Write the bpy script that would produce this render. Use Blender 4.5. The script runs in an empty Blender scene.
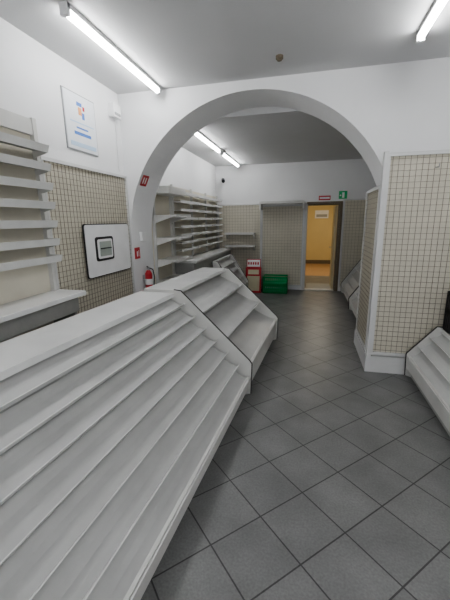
import bpy, math, random
from mathutils import Vector, Matrix
random.seed(4)
S = bpy.context.scene
try: S.view_settings.look = 'AgX - Medium High Contrast'
except Exception: pass

# ------------------------------------------------------------------ materials
def mat(name, col, rough=0.6, metal=0.0, var=0.04, scale=6.0, bump=0.0, bscale=60, emit=None, es=0):
    m = bpy.data.materials.new(name); m.use_nodes = True
    n = m.node_tree.nodes; l = m.node_tree.links
    b = n['Principled BSDF']
    b.inputs['Roughness'].default_value = rough
    b.inputs['Metallic'].default_value = metal
    tc = n.new('ShaderNodeTexCoord')
    nz = n.new('ShaderNodeTexNoise'); nz.inputs['Scale'].default_value = scale
    nz.inputs['Detail'].default_value = 5
    l.new(tc.outputs['Object'], nz.inputs['Vector'])
    r = n.new('ShaderNodeValToRGB')
    r.color_ramp.elements[0].position = 0.3; r.color_ramp.elements[1].position = 0.7
    r.color_ramp.elements[0].color = tuple(max(0, c*(1-var)) for c in col)+(1,)
    r.color_ramp.elements[1].color = tuple(min(1, c*(1+var)) for c in col)+(1,)
    l.new(nz.outputs['Fac'], r.inputs['Fac']); l.new(r.outputs['Color'], b.inputs['Base Color'])
    if bump:
        nb = n.new('ShaderNodeTexNoise'); nb.inputs['Scale'].default_value = bscale
        l.new(tc.outputs['Object'], nb.inputs['Vector'])
        bp = n.new('ShaderNodeBump'); bp.inputs['Strength'].default_value = bump
        bp.inputs['Distance'].default_value = 0.01
        l.new(nb.outputs['Fac'], bp.inputs['Height']); l.new(bp.outputs['Normal'], b.inputs['Normal'])
    if emit:
        b.inputs['Emission Color'].default_value = emit+(1,)
        b.inputs['Emission Strength'].default_value = es
    return m

def floor_mat():
    m = bpy.data.materials.new('diagonal_floor_tiles'); m.use_nodes = True
    n = m.node_tree.nodes; l = m.node_tree.links; b = n['Principled BSDF']
    tc = n.new('ShaderNodeTexCoord'); mp = n.new('ShaderNodeMapping')
    mp.inputs['Rotation'].default_value = (0, 0, math.radians(45))
    mp.inputs['Location'].default_value = (20.05, 20.1, 0)
    l.new(tc.outputs['Object'], mp.inputs['Vector'])
    br = n.new('ShaderNodeTexBrick'); br.offset = 0; br.squash = 1
    br.inputs['Scale'].default_value = 1
    br.inputs['Brick Width'].default_value = 0.335; br.inputs['Row Height'].default_value = 0.335
    br.inputs['Mortar Size'].default_value = 0.005; br.inputs['Mortar Smooth'].default_value = 0.4
    br.inputs['Color1'].default_value = (0.215, 0.215, 0.212, 1)
    br.inputs['Color2'].default_value = (0.238, 0.238, 0.234, 1)
    br.inputs['Mortar'].default_value = (0.068, 0.067, 0.066, 1)
    l.new(mp.outputs['Vector'], br.inputs['Vector'])
    nz = n.new('ShaderNodeTexNoise'); nz.inputs['Scale'].default_value = 80; nz.inputs['Detail'].default_value = 6
    l.new(tc.outputs['Object'], nz.inputs['Vector'])
    nz2 = n.new('ShaderNodeTexNoise'); nz2.inputs['Scale'].default_value = 3.0; nz2.inputs['Detail'].default_value = 8
    l.new(tc.outputs['Object'], nz2.inputs['Vector'])
    def ramp(src, a, c):
        r = n.new('ShaderNodeValToRGB'); r.color_ramp.elements[0].position = .32; r.color_ramp.elements[1].position = .68
        r.color_ramp.elements[0].color = (a, a, a, 1); r.color_ramp.elements[1].color = (c, c, c, 1)
        l.new(src.outputs['Fac'], r.inputs['Fac']); return r
    r1 = ramp(nz, .78, 1.0); r2 = ramp(nz2, .74, 1.0)
    def mul(a, bb):
        x = n.new('ShaderNodeMix'); x.data_type = 'RGBA'; x.blend_type = 'MULTIPLY'
        x.inputs[0].default_value = 1; l.new(a, x.inputs[6]); l.new(bb, x.inputs[7]); return x.outputs[2]
    o = mul(mul(br.outputs['Color'], r1.outputs['Color']), r2.outputs['Color'])
    l.new(o, b.inputs['Base Color'])
    b.inputs['Roughness'].default_value = 0.38
    bp = n.new('ShaderNodeBump'); bp.inputs['Strength'].default_value = .25; bp.inputs['Distance'].default_value = .003
    inv = n.new('ShaderNodeMath'); inv.operation = 'SUBTRACT'; inv.inputs[0].default_value = 1
    l.new(br.outputs['Fac'], inv.inputs[1]); l.new(inv.outputs[0], bp.inputs['Height'])
    l.new(bp.outputs['Normal'], b.inputs['Normal'])
    return m

M = dict(
 wall=mat('white_plaster', (.78, .78, .78), .85, var=.02, scale=2, bump=.15),
 ceil=mat('ceiling_paint', (.62, .62, .62), .9, var=.02, scale=1.5, bump=.1),
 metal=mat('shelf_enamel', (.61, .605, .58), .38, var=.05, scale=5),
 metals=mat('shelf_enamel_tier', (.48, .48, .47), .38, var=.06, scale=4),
 metald=mat('shelf_enamel_dark', (.38, .38, .36), .5, var=.07, scale=9),  # darker, rougher enamel for bases, risers, shelf boards and counter bodies
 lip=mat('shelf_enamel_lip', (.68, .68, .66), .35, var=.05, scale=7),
 top=mat('marble_laminate', (.77, .77, .76), .25, var=.06, scale=3),
 beige=mat('panel_beige', (.66, .625, .53), .7, var=.04, scale=4),
 wire=mat('wire_enamel', (.24, .21, .16), .5, var=.05),
 plinth=mat('plinth_white', (.66, .66, .65), .5, var=.03),
 trim=mat('dark_trim', (.035, .03, .028), .5),
 black=mat('black_plastic', (.02, .02, .022), .4),
 grey=mat('grey_plastic', (.35, .36, .36), .5),
 red=mat('red_paint', (.50, .03, .04), .35),
 green=mat('green_crate_plastic', (.02, .42, .14), .35),
 exitg=mat('exit_green', (.02, .38, .14), .4),
 yellow=mat('yellow_wall', (.66, .54, .30), .8, var=.04, scale=2),
 terra=mat('terracotta_floor', (.42, .26, .14), .5, var=.12, scale=14),
 brown=mat('brown_door_frame', (.16, .13, .09), .5),
 cream=mat('cream_board', (.60, .56, .40), .6),
 paper=mat('poster_paper', (.76, .78, .80), .6),
 lblue=mat('poster_light_blue', (.50, .64, .78), .6),
 blue=mat('poster_blue', (.10, .22, .55), .6),
 pink=mat('poster_orange', (.75, .35, .15), .6),
 white=mat('white_plastic', (.8, .8, .8), .35),
 screen=mat('hatch_screen', (.38, .42, .38), .3),
 tube=mat('fluorescent_tube', (1, 1, 1), .5, emit=(.98, .99, 1.0), es=40),
 tubeb=mat('fluorescent_tube_back', (1, 1, 1), .5, emit=(.98, .99, 1.0), es=28),
 floor=floor_mat(),
)

# ------------------------------------------------------------------ mesh builder
class MB:
    def __init__(s, name):
        s.name = name; s.v = []; s.f = []; s.m = []; s.ml = []
    def mi(s, k):
        if k not in s.ml: s.ml.append(k)
        return s.ml.index(k)
    def poly(s, pts, k):
        b = len(s.v); s.v += [tuple(p) for p in pts]; s.f.append(tuple(range(b, b+len(pts)))); s.m.append(s.mi(k))
    def hexa(s, p, k):
        b = len(s.v); s.v += [tuple(q) for q in p]
        for f in ((3,2,1,0),(4,5,6,7),(0,1,5,4),(1,2,6,5),(2,3,7,6),(3,0,4,7)):
            s.f.append(tuple(b+i for i in f)); s.m.append(s.mi(k))
    def box(s, x0, x1, y0, y1, z0, z1, k):
        s.hexa([(x0,y0,z0),(x1,y0,z0),(x1,y1,z0),(x0,y1,z0),(x0,y0,z1),(x1,y0,z1),(x1,y1,z1),(x0,y1,z1)], k)
    def extr(s, pts, off, k):
        off = Vector(off); n = len(pts); b = len(s.v)
        s.v += [tuple(p) for p in pts]; s.v += [tuple(Vector(p)+off) for p in pts]
        s.f.append(tuple(range(b, b+n))[::-1]); s.m.append(s.mi(k))
        s.f.append(tuple(range(b+n, b+2*n))); s.m.append(s.mi(k))
        for i in range(n):
            j = (i+1) % n; s.f.append((b+i, b+j, b+n+j, b+n+i)); s.m.append(s.mi(k))
    def cyl(s, p0, p1, r, k, seg=12, r1=None):
        p0 = Vector(p0); p1 = Vector(p1); d = (p1-p0).normalized(); r1 = r if r1 is None else r1
        a = d.orthogonal().normalized(); c = d.cross(a); b = len(s.v)
        for p, rr in ((p0, r), (p1, r1)):
            for i in range(seg):
                t = 2*math.pi*i/seg; s.v.append(tuple(p+a*math.cos(t)*rr+c*math.sin(t)*rr))
        s.f.append(tuple(range(b, b+seg))[::-1]); s.m.append(s.mi(k))
        s.f.append(tuple(range(b+seg, b+2*seg))); s.m.append(s.mi(k))
        for i in range(seg):
            j = (i+1) % seg; s.f.append((b+i, b+j, b+seg+j, b+seg+i)); s.m.append(s.mi(k))
    def tube(s, pts, r, k, seg=8):
        for a, b in zip(pts[:-1], pts[1:]): s.cyl(a, b, r, k, seg)
    def done(s, bevel=0, smooth=False):
        me = bpy.data.meshes.new(s.name); me.from_pydata(s.v, [], s.f)
        for k in s.ml: me.materials.append(M[k])
        me.polygons.foreach_set('material_index', s.m)
        import bmesh
        bm = bmesh.new(); bm.from_mesh(me); bmesh.ops.recalc_face_normals(bm, faces=bm.faces); bm.to_mesh(me); bm.free()
        o = bpy.data.objects.new(s.name, me); S.collection.objects.link(o)
        if bevel:
            md = o.modifiers.new('bevel', 'BEVEL'); md.width = bevel; md.segments = 2; md.limit_method = 'ANGLE'
            md.use_clamp_overlap = True
        if smooth:
            me.polygons.foreach_set('use_smooth', [True]*len(me.polygons))
            try:
                bpy.context.view_layer.objects.active = o; o.select_set(True)
                bpy.ops.object.shade_smooth_by_angle(angle=math.radians(40)); o.select_set(False)
            except Exception: pass
        return o

# ------------------------------------------------------------------ dimensions
XL, XR = -2.26, 2.10
YA, YA2, YB, YF = 4.0, 4.6, 8.4, -2.2
CZ, CZ2 = 3.18, 3.0
DX0, DX1, DZ = -0.04, 0.70, 2.06
XR2 = 1.55

# ------------------------------------------------------------------ shell
b = MB('floor'); b.box(XL-.2, XR+.2, YF-.2, 10.7, -.12, 0, 'floor'); b.done()
b = MB('floor_corridor'); b.box(-1.6, 2.6, 10.7, 14.0, -.12, 0, 'terra'); b.done()
b = MB('wall_left'); b.box(XL-.15, XL, YF-.15, YB, 0, CZ+.1, 'wall'); b.done()
b = MB('wall_right'); b.box(XR, XR+.15, YF-.15, YA, 0, CZ+.1, 'wall'); b.done()
b = MB('wall_right_rear'); b.box(XR2, XR2+.15, YA2, YB, 0, CZ2+.1, 'wall'); b.done()
b = MB('ceiling'); b.box(XL, XR, YF-.15, YA, CZ, CZ+.1, 'ceil'); b.done()
b = MB('ceiling_rear'); b.box(XL, XR2, YA2, YB, CZ2, CZ2+.1, 'ceil'); b.done()
b = MB('wall_back')
b.box(XL, DX0, YB, YB+.15, 0, CZ2+.1, 'wall'); b.box(DX1, XR2+.15, YB, YB+.15, 0, CZ2+.1, 'wall')
b.box(DX0, DX1, YB, YB+.15, DZ, CZ2+.1, 'wall'); b.done()
b = MB('wall_front')
b.box(XL, XR, YF-.15, YF, 0, .5, 'wall'); b.box(XL, XR, YF-.15, YF, 2.7, CZ, 'wall')
b.box(XL, XL+.4, YF-.15, YF, .5, 2.7, 'wall'); b.box(XR-.4, XR, YF-.15, YF, .5, 2.7, 'wall'); b.done()
b = MB('window_1')
for x in (XL+.4, -0.1, XR-.46): b.box(x, x+.06, YF-.10, YF-.04, .5, 2.7, 'grey')
for z in (.5, 2.64): b.box(XL+.46, XR-.46, YF-.10, YF-.04, z, z+.06, 'grey')
b.done()
ACX, ACZ, AR = -.66, 1.52, 1.56
b = MB('wall_arch')
N = 64
arc = [(ACX-AR*math.cos(math.pi*i/N), ACZ+AR*math.sin(math.pi*i/N)) for i in range(N+1)]
T = CZ+.1
for (xa, za), (xb, zb) in zip(arc[:-1], arc[1:]):
    b.poly([(xa,YA,za),(xb,YA,zb),(xb,YA,T),(xa,YA,T)], 'wall')
    b.poly([(xa,YA2,za),(xb,YA2,zb),(xb,YA2,T),(xa,YA2,T)], 'wall')
    b.poly([(xa,YA,za),(xb,YA,zb),(xb,YA2,zb),(xa,YA2,za)], 'wall')
b.done()
b = MB('wall_pier_left'); b.box(XL, arc[0][0], YA, YA2, 0, T, 'wall'); b.done()
b = MB('wall_pier_right'); b.box(arc[-1][0], XR+.15, YA, YA2, 0, T, 'wall'); b.done()
b = MB('wall_corridor')
b.box(-1.6, 2.6, 13.8, 13.95, 0, 2.9, 'yellow'); b.box(-.75, -.6, YB+.15, 13.8, 0, 2.9, 'yellow')
b.box(1.6, 1.75, YB+.15, 13.8, 0, 2.9, 'yellow'); b.done()
b = MB('baseboard_corridor'); b.box(-.6, 1.6, 13.78, 13.8, 0, .14, 'brown'); b.done()
b = MB('ceiling_corridor'); b.box(-.6, 1.6, YB+.15, 13.8, 2.8, 2.9, 'ceil'); b.done()
b = MB('corridor_notice_board'); b.box(.25, .75, 13.76, 13.8, 1.75, 2.05, 'white'); b.box(.30, .70, 13.755, 13.76, 1.80, 1.90, 'grey'); b.done()
b = MB('door_mat'); b.box(.02, .62, 8.62, 9.3, 0, .012, 'grey'); b.done()
b = MB('trim_door_frame')
b.box(DX0-.05, DX0, YB-.03, YB-.001, 0, DZ+.05, 'plinth'); b.box(DX1, DX1+.06, YB-.03, YB-.001, 0, DZ+.05, 'brown')
b.box(DX0, DX1, YB-.03, YB-.001, DZ, DZ+.05, 'brown')
b.done(.004)
b = MB('door_1')
b.box(DX0, DX0+.02, YB, YB+.15, 0, DZ, 'plinth'); b.box(DX1-.03, DX1, YB, YB+.15, 0, DZ, 'brown')
b.box(DX0+.02, DX1-.03, YB, YB+.15, DZ-.03, DZ, 'brown')
b.done()
b = MB('door_2')
b.box(DX1-.08, DX1-.035, YB+.17, YB+.9, .01, DZ-.04, 'cream')
b.cyl((DX1-.08, YB+.82, 1.0), (DX1-.13, YB+.82, 1.0), .01, 'grey'); b.cyl((DX1-.13, YB+.82, 1.0), (DX1-.13, YB+.72, 1.0), .01, 'grey')
b.done(.004)
b = MB('trim_door_sill'); b.box(DX0+.02, DX1-.03, YB-.02, YB+.17, 0, .02, 'plinth'); b.done()

# ------------------------------------------------------------------ wire-grid panels
def grid_panel(name, axis, c, a0, a1, z0, z1, face, step=.065, frame=True, mb=None, w=.0017, fw=.02):
    b = mb or MB(name)
    def bx(a, aa, d0, d1, z, zz, k):
        d0, d1 = sorted((c+face*d0, c+face*d1))
        if axis == 'x': b.box(d0, d1, a, aa, z, zz, k)
        else: b.box(a, aa, d0, d1, z, zz, k)
    bx(a0, a1, 0, .012, z0, z1, 'beige')
    n = max(1, round((a1-a0)/step)); st = (a1-a0)/n
    for i in range(1, n): bx(a0+i*st-w, a0+i*st+w, .022, .0255, z0, z1, 'wire')
    n = max(1, round((z1-z0)/step)); st = (z1-z0)/n
    for i in range(1, n): bx(a0, a1, .0255, .029, z0+i*st-w, z0+i*st+w, 'wire')
    if frame:
        for a in (a0, a1-fw): bx(a, a+fw, .012, .034, z0, z1, 'plinth')
        for z in (z0, z1-.03): bx(a0+fw, a1-fw, .012, .034, z, z+.03, 'plinth')
    if mb is None: b.done()
    return b

grid_panel('wire_grid_wall_panel', 'x', XL+.005, 2.58, 3.99, .1, 2.26, 1, .05)
PX = .74
b = MB('pier_grid_cladding')
b.box(PX, XR-.01, 3.86, 3.93, .19, 2.34, 'plinth')
b.box(PX-.04, XR-.01, 3.815, 3.93, 0, .19, 'plinth')
grid_panel('', 'y', 3.86, PX+.0, 1.50, .21, 2.33, -1, .056, mb=b, fw=.03)
grid_panel('', 'y', 3.86, 1.50, XR-.02, .21, 2.33, -1, .056, mb=b, fw=.03)
b.box(PX-.03, PX+.01, 3.82, 3.90, .19, 2.35, 'plinth')
for x in (1.18, 1.32, 1.45):
    b.cyl((x, 3.835, 2.18), (x, 3.74, 2.17), .004, 'grey'); b.cyl((x, 3.74, 2.17), (x, 3.735, 2.20), .004, 'grey')
b.done()
b = MB('jamb_grid_panel')
b.box(PX, PX+.05, 3.935, 4.75, .19, 2.06, 'plinth'); b.box(PX-.04, PX+.05, 3.935, 4.78, 0, .19, 'plinth')
grid_panel('', 'x', PX, 3.94, 4.75, .20, 2.04, -1, .056, mb=b)
b.done()

grid_panel('wire_grid_wall_panel', 'y', YB-.005, -2.2, -1.12, .1, 2.1, -1, .07)
grid_panel('wire_grid_wall_panel', 'y', YB-.005, -1.10, DX0-.07, .1, 2.05, -1, .07)
grid_panel('wire_grid_wall_panel', 'y', YB-.005, DX1+.09, XR2-.04, .1, 2.15, -1, .07)
grid_panel('wire_grid_wall_panel', 'x', XR2-.005, 4.8, 8.35, .1, 2.15, -1, .07)
b = MB('canopy_shelf'); b.box(-1.12, DX0-.06, YB-.38, YB-.04, 2.07, 2.13, 'metal')
b.box(-1.12, -1.08, YB-.36, YB-.04, 1.95, 2.07, 'metal'); b.box(DX0-.10, DX0-.06, YB-.36, YB-.04, 1.95, 2.07, 'metal'); b.done(.004)
for z in (1.38, 1.08):
    b = MB('wall_shelf'); b.box(-1.98, -1.25, YB-.30, YB-.04, z, z+.03, 'top')
    b.box(-1.98, -1.25, YB-.31, YB-.30, z-.01, z+.045, 'metal')
    for x in (-1.96, -1.29): b.extr([(x, YB-.04, z), (x, YB-.26, z), (x, YB-.04, z-.12)], (.02, 0, 0), 'metal')
    b.done(.002)

# ------------------------------------------------------------------ slanted stepped displays
def slanted(name, O, td, sd, t0, t1, run, topz, nosez, topw, rows, inset, lip=.03, ends=(True, True), trimk='trim', rise=.035):
    O = Vector((O[0], O[1], 0)); td = Vector((td[0], td[1], 0)).normalized(); sd = Vector((sd[0], sd[1], 0)).normalized()
    Z = Vector((0, 0, 1)); b = MB(name)
    P = lambda s, z, t: O+sd*s+Z*z+td*t
    e0 = t0+.02; e1 = t1-.02; L = td*(e1-e0)
    def sl(pts, k): b.extr([P(s, z, e0) for s, z in pts], L, k)
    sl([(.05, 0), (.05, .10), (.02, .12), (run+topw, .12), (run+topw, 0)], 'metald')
    sl([(run+topw-.02, .12), (run+topw-.02, topz-.04), (run+topw, topz-.04), (run+topw, .12)], 'metal')
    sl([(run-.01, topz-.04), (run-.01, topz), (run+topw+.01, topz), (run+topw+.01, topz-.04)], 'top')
    d = Vector((-run, -(topz-nosez))).normalized()
    L0 = math.hypot(run, topz-nosez)
    n = Vector((-abs(topz-nosez), run)).normalized()
    A = lambda a, h: (run+d.x*a+n.x*h, topz+d.y*a+n.y*h)
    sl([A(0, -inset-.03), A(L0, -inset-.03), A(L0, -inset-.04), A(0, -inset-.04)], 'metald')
    st = L0/rows; th = .008
    for i in range(rows):
        a, c = i*st+.004, (i+1)*st
        p = A(a, -inset); q = A(c, -.012)
        K = 5; upper = []
        for j in range(K+1):
            u = j/K; px_, pz_ = p[0]+(q[0]-p[0])*u, p[1]+(q[1]-p[1])*u
            sag = .012*math.sin(math.pi*u); upper.append((px_-n.x*sag, pz_-n.y*sag))
        for (u0, u1) in zip(upper[:-1], upper[1:]):
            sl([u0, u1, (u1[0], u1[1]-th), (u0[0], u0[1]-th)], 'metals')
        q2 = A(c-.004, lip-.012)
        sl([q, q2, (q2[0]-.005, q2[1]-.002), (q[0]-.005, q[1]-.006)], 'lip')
        r = A(i*st, -.02)
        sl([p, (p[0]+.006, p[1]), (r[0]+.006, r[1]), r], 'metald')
    sl([(0, .10), (0, nosez+.01), (.02, nosez+.01), (.02, .10)], 'metal')
    prof = [(-.01, .02), (-.02, nosez+.02), A(L0*.96, rise), A(L0*.04, rise), (run+.02, topz+.005), (run+topw, topz+.005), (run+topw, 0), (.05, 0)]
    for on, t in zip(ends, (t0, t1-.02)):
        if on:
            b.extr([P(s, z, t) for s, z in prof], td*.02, 'metal')
            pts = [P(s, z, t+.01) for s, z in [prof[0], prof[1], prof[2], prof[3], prof[4]]]
            b.tube(pts, .009, trimk)
    return b.done()

gd = (.07, .9975); gs = (-.9975, .07)
slanted('slanted_display_counter', (-.50, 3.0), gd, gs, -3.2, 0, .78, 1.01, .20, .36, 7, .062, lip=.036, ends=(True, False))
slanted('slanted_display_counter', (-.50, 3.0), gd, gs, 0.0, 1.65, .76, 1.03, .32, .36, 3, .13, lip=.04, ends=(True, True))
slanted('slanted_display_counter', (1.12, 2.2), (0, 1), (1, 0), -2.6, 1.58, .28, .58, .24, .64, 3, .05)
slanted('slanted_display_counter', (.84, 5.0), (0, 1), (1, 0), -.1, 1.6, .45, .85, .2, .18, 5, .05)
slanted('slanted_display_counter', (.84, 5.0), (0, 1), (1, 0), 1.62, 3.2, .45, .85, .2, .18, 5, .05)
slanted('slanted_display_counter', (-1.36, 6.4), (0, 1), (-1, 0), 0, 1.4, .40, .92, .28, .05, 4, .05)

# ------------------------------------------------------------------ left wall shelving
b = MB('wall_shelving_unit')
X0 = XL+.01; E = 2.50
b.box(X0, X0+.02, .2, E+.04, .05, 2.52, 'beige')
b.box(X0+.02, X0+.05, .24, E, 2.40, 2.52, 'metal')
for y in (.2, 1.4, E): b.box(X0+.02, X0+.06, y, y+.04, .05, 2.53, 'metal')
for z in (1.40, 1.54, 1.69, 1.84, 1.99, 2.14, 2.28):
    for ya, yb in ((.24, 1.39), (1.43, E-.01)):
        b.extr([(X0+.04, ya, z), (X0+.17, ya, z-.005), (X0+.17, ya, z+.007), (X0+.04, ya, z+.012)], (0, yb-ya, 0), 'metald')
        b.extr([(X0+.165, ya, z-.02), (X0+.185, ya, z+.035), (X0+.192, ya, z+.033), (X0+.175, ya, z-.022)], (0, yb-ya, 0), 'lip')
    for y in (.24, 1.4, E-.01): b.extr([(X0+.05, y, z+.04), (X0+.19, y, z+.035), (X0+.17, y, z-.02), (X0+.05, y, z-.05)], (0, .01, 0), 'metal')
b.done()
b = MB('wall_counter'); b.box(X0+.02, X0+.33, .2, 2.57, 1.07, 1.11, 'top')
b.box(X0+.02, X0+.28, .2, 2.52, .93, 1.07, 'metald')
for y in (.25, 1.4, 2.48): b.box(X0+.02, X0+.26, y, y+.03, 0, .93, 'metald')
b.done(.004)

b = MB('service_hatch_panel')
def rr(y0, y1, z0, z1, r, x):
    p = []
    for cy, cz, a in ((y1-r, z1-r, 0), (y0+r, z1-r, 90), (y0+r, z0+r, 180), (y1-r, z0+r, 270)):
        for k in range(6):
            t = math.radians(a+k*18); p.append((x, cy+r*math.cos(t), cz+r*math.sin(t)))
    return p
hx = XL+.04
b.extr(rr(3.02, 3.90, 1.12, 1.69, .03, hx), (.012, 0, 0), 'black')
b.extr(rr(3.03, 3.89, 1.13, 1.68, .03, hx), (.020, 0, 0), 'white')
b.extr(rr(3.18, 3.52, 1.29, 1.55, .03, hx), (.026, 0, 0), 'black')
b.extr(rr(3.21, 3.49, 1.315, 1.525, .025, hx), (.032, 0, 0), 'white')
b.extr(rr(3.24, 3.46, 1.34, 1.50, .01, hx), (.036, 0, 0), 'screen')
b.box(hx+.03, hx+.045, 3.25, 3.45, 1.42, 1.43, 'black'); b.done()

b = MB('wall_poster'); px = XL
b.box(px, px+.012, 2.98, 3.47, 2.40, 2.93, 'grey')
b.box(px+.012, px+.015, 2.99, 3.46, 2.41, 2.92, 'paper')
for i, (y, z, w, h, k) in enumerate([(3.03,2.44,.40,.04,'lblue'),(3.10,2.55,.26,.03,'blue'),(3.14,2.61,.18,.015,'blue'),(3.19,2.74,.05,.07,'pink'),(3.24,2.71,.04,.06,'blue'),(3.17,2.82,.08,.035,'blue'),(3.26,2.79,.03,.04,'red'),(3.05,2.66,.37,.01,'lblue')]):
    b.box(px+.015, px+.017, y, y+w, z, z+h, k)
b.done()
b = MB('alarm_siren'); b.box(XL, XL+.07, 3.76, 3.92, 2.88, 3.02, 'white'); b.box(XL+.07, XL+.075, 3.78, 3.90, 2.90, 2.93, 'grey')
b.cyl((XL+.01, 3.88, 2.3), (XL+.01, 3.88, 2.88), .006, 'white'); b.done(.01)

# ------------------------------------------------------------------ rear-room left shelving
b = MB('wall_shelving_unit')
b.box(X0, X0+.02, 4.66, 5.36, .05, 2.12, 'beige')
for y in (4.66, 5.32): b.box(X0+.02, X0+.06, y, y+.04, .05, 2.14, 'metal')
b.box(X0+.02, X0+.30, 4.66, 5.36, 2.10, 2.20, 'metal')
for z in (.45, .80, 1.12, 1.45, 1.78):
    b.box(X0+.04, X0+.38, 4.68, 5.34, z, z+.02, 'metal'); b.box(X0+.375, X0+.385, 4.68, 5.34, z-.015, z+.03, 'top')
    for y in (4.68, 5.32): b.extr([(X0+.05, y, z), (X0+.36, y, z), (X0+.05, y, z-.10)], (0, .012, 0), 'metal')
b.done()
b = MB('wall_shelving_unit')
b.box(X0, X0+.02, 5.40, 8.3, 1.05, 2.28, 'beige')
for y in (5.40, 6.36, 7.32, 8.26): b.box(X0+.02, X0+.06, y, y+.04, 1.05, 2.30, 'metal')
for z in (1.2, 1.33, 1.46, 1.60, 1.74, 1.88, 2.02, 2.16):
    for ya in (5.44, 6.40, 7.36):
        b.box(X0+.04, X0+.18, ya, ya+.90, z, z+.012, 'metal'); b.box(X0+.175, X0+.185, ya, ya+.90, z-.01, z+.035, 'top')
b.done()
b = MB('wall_counter'); b.box(X0+.03, X0+.42, 5.42, 8.3, 1.0, 1.04, 'top'); b.box(X0+.03, X0+.38, 5.42, 8.3, 0, 1.0, 'metald'); b.done(.004)

# ------------------------------------------------------------------ ceiling lamps
def lamp(x, y0, y1, z, k):
    b = MB('fluorescent_batten_lamp')
    b.box(x-.03, x+.03, y0, y1, z-.03, z, 'white')
    b.cyl((x, y0+.02, z-.055), (x, y1-.02, z-.055), .020, k, 12)
    b.box(x-.03, x+.03, y0-.015, y0+.02, z-.075, z, 'white'); b.box(x-.03, x+.03, y1-.02, y1+.015, z-.075, z, 'white')
    b.done()
lamp(-1.70, 2.38, 3.90, CZ, 'tube'); lamp(.83, 1.92, 3.44, CZ, 'tube')
lamp(-1.70, -.4, 1.12, CZ, 'tube'); lamp(.83, -.8, .72, CZ, 'tube')
lamp(-1.65, 4.9, 6.42, CZ2, 'tubeb'); lamp(-1.65, 6.65, 8.17, CZ2, 'tubeb')
b = MB('smoke_detector'); b.cyl((-.32, 3.55, CZ), (-.32, 3.55, CZ-.025), .035, 'brown'); b.cyl((-.32, 3.55, CZ-.025), (-.32, 3.55, CZ-.04), .022, 'brown'); b.done()
b = MB('cctv_camera'); b.cyl((-2.05, YB, 2.72), (-2.05, YB-.12, 2.72), .012, 'white'); b.cyl((-2.05, YB-.08, 2.68), (-2.0, YB-.26, 2.62), .04, 'black'); b.cyl((-2.05, YB, 2.72), (-2.05, YB-.02, 2.72), .04, 'white'); b.done()

# ------------------------------------------------------------------ signs and extinguisher
jx = ACX-AR
b = MB('fire_extinguisher'); c = Vector((jx+.085, 4.24, 0))
def at(z, dx=0, dy=0): return (c.x+dx, c.y+dy, z)
b.cyl(at(.76), at(1.00), .05, 'red', 20); b.cyl(at(1.00), at(1.05), .05, 'red', 20, .022); b.cyl(at(.75), at(.76), .045, 'black', 20)
b.cyl(at(1.05), at(1.09), .018, 'grey'); b.cyl(at(1.09), at(1.11, .02, -.07), .008, 'black'); b.cyl(at(1.08), at(1.08, .04, 0), .006, 'grey')
b.tube([at(1.08, .02, 0), at(1.06, .07, 0), at(.96, .085, 0), at(.86, .075, 0), at(.80, .065, 0)], .008, 'black')
b.cyl(at(.85), at(.93), .0515, 'white', 20); b.box(jx, jx+.04, 4.22, 4.26, .92, .98, 'grey'); b.done(0, True)
b = MB('fire_extinguisher_sign'); b.box(jx, jx+.004, 4.05, 4.19, 1.22, 1.37, 'red'); b.box(jx+.004, jx+.005, 4.10, 4.13, 1.25, 1.32, 'white'); b.box(jx+.004, jx+.005, 4.15, 4.165, 1.25, 1.33, 'white'); b.done()
b = MB('fire_alarm_sign')
for th0, th1, y0, y1, k, off in ((24, 29, 4.06, 4.22, 'red', .004), (25, 28, 4.09, 4.12, 'white', .006), (25, 28, 4.15, 4.18, 'white', .006)):
    p = [Vector((ACX-(AR-o)*math.cos(math.radians(t)), y0, ACZ+(AR-o)*math.sin(math.radians(t)))) for t, o in ((th0, .0005), (th1, .0005), (th1, off), (th0, off))]
    b.extr(p, (0, y1-y0, 0), k)
b.done()
b = MB('junction_box'); b.box(jx, jx+.04, 4.22, 4.34, 1.45, 1.57, 'white'); b.done(.005)
b = MB('exit_sign'); b.box(.66, .84, YB-.02, YB, 2.16, 2.33, 'exitg'); b.box(.73, .78, YB-.023, YB-.02, 2.18, 2.30, 'white'); b.box(.68, .71, YB-.023, YB-.02, 2.22, 2.25, 'white'); b.done()
b = MB('door_warning_sign'); b.box(.22, .48, YB-.015, YB, 2.14, 2.24, 'red'); b.box(.24, .46, YB-.018, YB-.015, 2.17, 2.21, 'white'); b.done()

# ------------------------------------------------------------------ crates + sign board
def crate(x0, x1, y0, y1, z0, h, name='green_plastic_crate', k='green'):
    b = MB(name); t = .012
    b.box(x0, x1, y0, y1, z0, z0+t, k)
    for zz, hh in ((z0, .04), (z0+h-.035, .035)):
        b.box(x0, x1, y0, y0+t, zz, zz+hh, k); b.box(x0, x1, y1-t, y1, zz, zz+hh, k)
        b.box(x0, x0+t, y0, y1, zz, zz+hh, k); b.box(x1-t, x1, y0, y1, zz, zz+hh, k)
    b.box(x0, x1, y0, y0+t, z0+h*.5-.008, z0+h*.5+.008, k)
    n = 12
    for i in range(n+1):
        x = x0+(x1-x0-.02)*i/n
        b.box(x, x+.02, y0, y0+t, z0, z0+h, k); b.box(x, x+.02, y1-t, y1, z0, z0+h, k)
    for i in range(9):
        y = y0+(y1-y0-.02)*i/8
        b.box(x0, x0+t, y, y+.02, z0, z0+h, k); b.box(x1-t, x1, y, y+.02, z0, z0+h, k)
    b.done()
crate(-1.0, -.42, 7.85, 8.25, 0, .20); crate(-1.0, -.42, 7.85, 8.25, .20, .20)
crate(1.40, 1.78, 3.38, 3.74, .582, .2, 'black_plastic_crate', 'black')
crate(1.40, 1.78, 3.38, 3.74, .783, .2, 'black_plastic_crate', 'black')
b = MB('standing_price_board')
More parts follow.
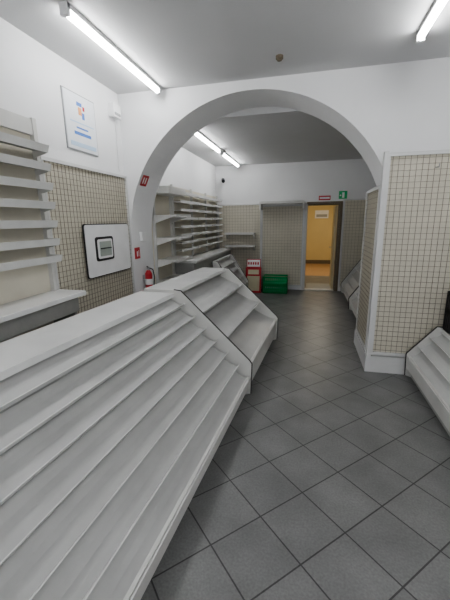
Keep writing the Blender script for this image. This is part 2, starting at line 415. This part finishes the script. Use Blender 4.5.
y0 = 7.85; sy = lambda z: y0+.12*z/.76
def pl(x0, x1, z0, z1, o, k): b.extr([(x0, sy(z0)-o, z0), (x1, sy(z0)-o, z0), (x1, sy(z1)-o, z1), (x0, sy(z1)-o, z1)], (0, .006, 0), k)
pl(-1.42, -1.04, 0, .60, 0, 'red'); pl(-1.38, -1.08, .05, .40, .006, 'cream')
pl(-1.36, -1.10, .44, .55, .006, 'cream')
pl(-1.40, -1.06, .60, .80, 0, 'red'); pl(-1.385, -1.075, .62, .785, .006, 'white')
for i in range(5): pl(-1.365+i*.056, -1.33+i*.056, .67, .73, .009, 'red')
for x in (-1.40, -1.08): b.extr([(x, y0+.125, .76), (x+.02, y0+.125, .76), (x+.02, y0+.28, .0), (x, y0+.28, .0)], (0, .015, 0), 'brown')
b.done()

# ------------------------------------------------------------------ lights
w = bpy.data.worlds.new('World'); S.world = w; w.use_nodes = True
w.node_tree.nodes['Background'].inputs[0].default_value = (.88, .92, 1, 1); w.node_tree.nodes['Background'].inputs[1].default_value = .6
def area(name, loc, rot, sx, sy, e, col):
    l = bpy.data.lights.new(name, 'AREA'); l.shape = 'RECTANGLE'; l.size = sx; l.size_y = sy; l.energy = e; l.color = col
    o = bpy.data.objects.new(name, l); o.location = loc; o.rotation_euler = rot; S.collection.objects.link(o)
area('added_daylight_fill', (-.1, YF-.3, 1.6), (math.radians(90), 0, 0), 3.4, 2.1, 42, (.96, .98, 1))  # added fill light behind the camera, outside an assumed, unseen shop window
area('corridor_lamp', (.5, 11.3, 2.78), (0, 0, 0), .6, 1.5, 36, (1, .92, .76))

# ------------------------------------------------------------------ camera
f, pitch, yaw, roll = 334, math.radians(13.3), math.radians(13.8), math.radians(0.8)
cam = bpy.data.cameras.new('camera'); co = bpy.data.objects.new('camera', cam); S.collection.objects.link(co)
cam.sensor_fit = 'VERTICAL'; cam.sensor_height = 36; cam.lens = f/600*36; cam.clip_start = .02
Rm = Matrix.Rotation(yaw, 4, 'Z') @ Matrix.Rotation(math.pi/2-pitch, 4, 'X') @ Matrix.Rotation(-roll, 4, 'Z')
co.matrix_world = Matrix.Translation((0, 0, 1.7)) @ Rm
S.camera = co
